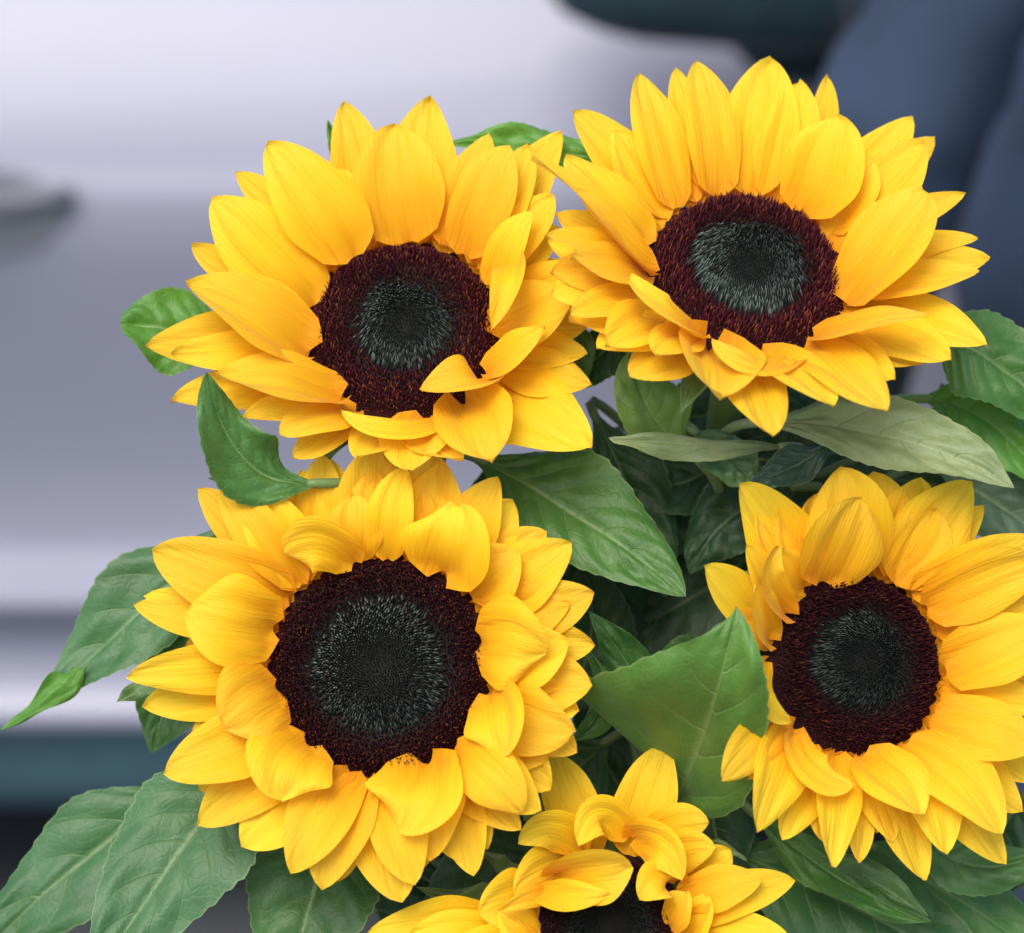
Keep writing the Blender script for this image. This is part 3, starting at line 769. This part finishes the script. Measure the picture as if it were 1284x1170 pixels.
# ------------------------------------------------------------------ leaves (photograph pixels, depth offset in metres)
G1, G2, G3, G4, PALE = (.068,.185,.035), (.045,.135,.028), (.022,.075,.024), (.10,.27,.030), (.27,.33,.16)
BL = (.064,.168,.062)
LV = [
 ('A', [(300,445,.03),(225,415,.028),(150,405,.025)], 62, 58, G4, dict(tip=.8, pk=.5)),
 ('A', [(395,606,-.004),(308,575,-.012),(259,466,-.022)], 52, 40, G1, dict(fold=.35, wav=1.6, ruck=.6, tip=1.1, pk=.45)),
 ('A', [(775,205,.035),(665,186,.03),(560,180,.03)], 26, 36, G4, dict()),
 ('A', [(450,240,.035),(425,190,.032),(411,150,.03)], 14, 10, G4, dict()),
 ('C', [(285,660,.022),(165,775,.025),(60,872,.025)], 62, 70, BL, dict(pk=.4)),
 ('C', [(100,838,.0235),(72,872,.020),(0,916,.020)], 14, 26, G4, dict(petiole=False, bw=.45, pk=.35, serr=0, ruck=.3)),
 ('C', [(290,770,.022),(225,850,.026),(190,945,.03)], 72, 60, G2, dict()),
 ('C', [(240,838,.010),(190,856,.009),(146,880,.008)], 18, 20, (.13,.22,.08), dict(ruck=.3, serr=0)),
 ('C', [(300,965,.012),(225,1065,.004),(105,1245,-.01)], 92, 92, BL, dict(pk=.42, wav=.8)),
 ('C', [(225,985,.034),(95,1085,.032),(-60,1230,.03)], 78, 70, BL, dict(pk=.42)),
 ('C', [(415,1020,.02),(392,1120,.012),(345,1290,.005)], 82, 92, G2, dict(pk=.45, ruck=1.5)),
 ('A', [(598,575,.026),(728,648,.016),(860,748,.004)], 80, 70, G1, dict(pk=.40, tip=1.1, ruck=1.3, wav=.6)),
 ('B', [(868,570,.022),(815,512,.014),(790,440,.010)], 48, 52, (.17,.29,.06), dict(ruck=.6, tip=.95)),
 ('B', [(990,560,.016),(865,556,.002),(763,549,.000)], 22, 12, PALE, dict(ruck=.4, tip=.7, fold=0)),
 ('B', [(870,540,.020),(915,575,.014),(945,605,.012)], 34, 34, (.10,.21,.09), dict(tip=.7)),
 ('B', [(950,530,.012),(1125,548,-.004),(1272,612,-.012)], 56, 46, PALE, dict(pk=.48, ruck=.8, wav=.7)),
 ('B', [(1165,425,.030),(1250,455,.028),(1350,550,.03)], 66, 70, G1, dict(ruck=1.4)),
 ('B', [(1160,500,.044),(1250,535,.040),(1340,640,.04)], 60, 56, G4, dict()),
 ('D', [(1180,590,.050),(1265,640,.046),(1360,720,.05)], 60, 56, (.10,.17,.10), dict()),
 ('D', [(838,1020,.034),(893,885,-.028),(923,760,-.038)], 175, 84, (.10,.23,.035), dict(pk=.26, tip=1.2, lp=1.9, ruck=1.0, wav=.9, fold=.16)),
 ('D', [(840,925,.022),(800,850,.018),(738,766,.014)], 36, 36, G2, dict()),
 ('D', [(930,880,.034),(865,825,.030),(825,850,.028)], 40, 30, G2, dict()),
 ('C', [(712,930,.012),(752,880,.012),(728,806,.010)], 12, 24, G1, dict()),
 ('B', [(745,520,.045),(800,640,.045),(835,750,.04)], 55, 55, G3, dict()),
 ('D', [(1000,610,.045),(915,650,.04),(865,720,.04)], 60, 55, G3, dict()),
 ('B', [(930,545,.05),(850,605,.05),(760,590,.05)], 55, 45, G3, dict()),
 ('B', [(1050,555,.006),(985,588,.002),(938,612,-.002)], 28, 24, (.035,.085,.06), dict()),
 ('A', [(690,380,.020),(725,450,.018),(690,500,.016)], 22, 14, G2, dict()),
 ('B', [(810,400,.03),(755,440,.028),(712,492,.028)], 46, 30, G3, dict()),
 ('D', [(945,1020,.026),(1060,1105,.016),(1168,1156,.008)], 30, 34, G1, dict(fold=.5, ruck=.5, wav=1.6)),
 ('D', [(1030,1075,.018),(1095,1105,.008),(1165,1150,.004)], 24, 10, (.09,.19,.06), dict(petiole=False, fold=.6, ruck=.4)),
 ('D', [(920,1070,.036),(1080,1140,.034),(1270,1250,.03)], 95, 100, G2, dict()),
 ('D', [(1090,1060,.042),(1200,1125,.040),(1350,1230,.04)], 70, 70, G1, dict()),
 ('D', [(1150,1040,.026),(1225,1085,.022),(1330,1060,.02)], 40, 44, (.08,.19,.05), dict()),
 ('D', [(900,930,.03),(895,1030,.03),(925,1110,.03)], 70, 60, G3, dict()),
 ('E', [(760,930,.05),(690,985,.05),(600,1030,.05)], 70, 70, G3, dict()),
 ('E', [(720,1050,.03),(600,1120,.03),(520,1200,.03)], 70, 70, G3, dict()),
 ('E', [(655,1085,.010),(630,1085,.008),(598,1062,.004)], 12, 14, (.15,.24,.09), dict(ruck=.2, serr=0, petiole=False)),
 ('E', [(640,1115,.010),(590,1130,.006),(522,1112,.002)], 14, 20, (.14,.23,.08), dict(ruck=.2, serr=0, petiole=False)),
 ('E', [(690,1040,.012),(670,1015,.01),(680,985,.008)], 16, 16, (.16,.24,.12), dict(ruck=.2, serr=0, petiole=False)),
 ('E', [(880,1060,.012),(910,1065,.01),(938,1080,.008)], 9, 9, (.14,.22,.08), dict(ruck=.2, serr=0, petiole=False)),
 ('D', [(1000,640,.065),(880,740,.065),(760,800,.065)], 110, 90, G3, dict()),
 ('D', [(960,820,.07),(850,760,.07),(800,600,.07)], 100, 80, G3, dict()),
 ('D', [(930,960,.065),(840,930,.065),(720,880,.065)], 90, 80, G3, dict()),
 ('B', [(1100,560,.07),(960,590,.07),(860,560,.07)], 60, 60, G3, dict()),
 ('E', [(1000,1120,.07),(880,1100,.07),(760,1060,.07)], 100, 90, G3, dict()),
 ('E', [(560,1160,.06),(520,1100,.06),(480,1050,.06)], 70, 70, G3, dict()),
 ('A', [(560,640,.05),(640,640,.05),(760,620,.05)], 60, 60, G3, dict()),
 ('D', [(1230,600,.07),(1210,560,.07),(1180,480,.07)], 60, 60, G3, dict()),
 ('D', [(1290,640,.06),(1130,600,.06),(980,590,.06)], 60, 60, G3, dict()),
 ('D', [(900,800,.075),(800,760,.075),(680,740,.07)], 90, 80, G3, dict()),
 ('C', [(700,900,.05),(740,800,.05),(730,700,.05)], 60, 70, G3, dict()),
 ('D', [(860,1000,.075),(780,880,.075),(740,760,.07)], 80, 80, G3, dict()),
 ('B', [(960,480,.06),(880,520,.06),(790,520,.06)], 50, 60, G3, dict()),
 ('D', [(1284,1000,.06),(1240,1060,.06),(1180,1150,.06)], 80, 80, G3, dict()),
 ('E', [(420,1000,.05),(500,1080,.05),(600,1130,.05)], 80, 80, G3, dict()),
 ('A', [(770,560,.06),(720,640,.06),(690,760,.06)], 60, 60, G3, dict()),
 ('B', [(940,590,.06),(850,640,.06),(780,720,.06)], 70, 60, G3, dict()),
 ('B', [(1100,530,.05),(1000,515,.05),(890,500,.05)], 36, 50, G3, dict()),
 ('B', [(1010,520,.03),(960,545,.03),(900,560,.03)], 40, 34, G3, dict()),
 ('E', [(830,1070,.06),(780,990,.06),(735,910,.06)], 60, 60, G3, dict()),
 ('C', [(330,640,.03),(310,610,.03),(262,600,.028)], 24, 24, G2, dict()),
]
for i, (k, pts, hl, hr, col, kw) in enumerate(LV):
    make_leaf(FL[k]['root'], FL[k], pts, hl, hr, col, seed=i+1, **kw)
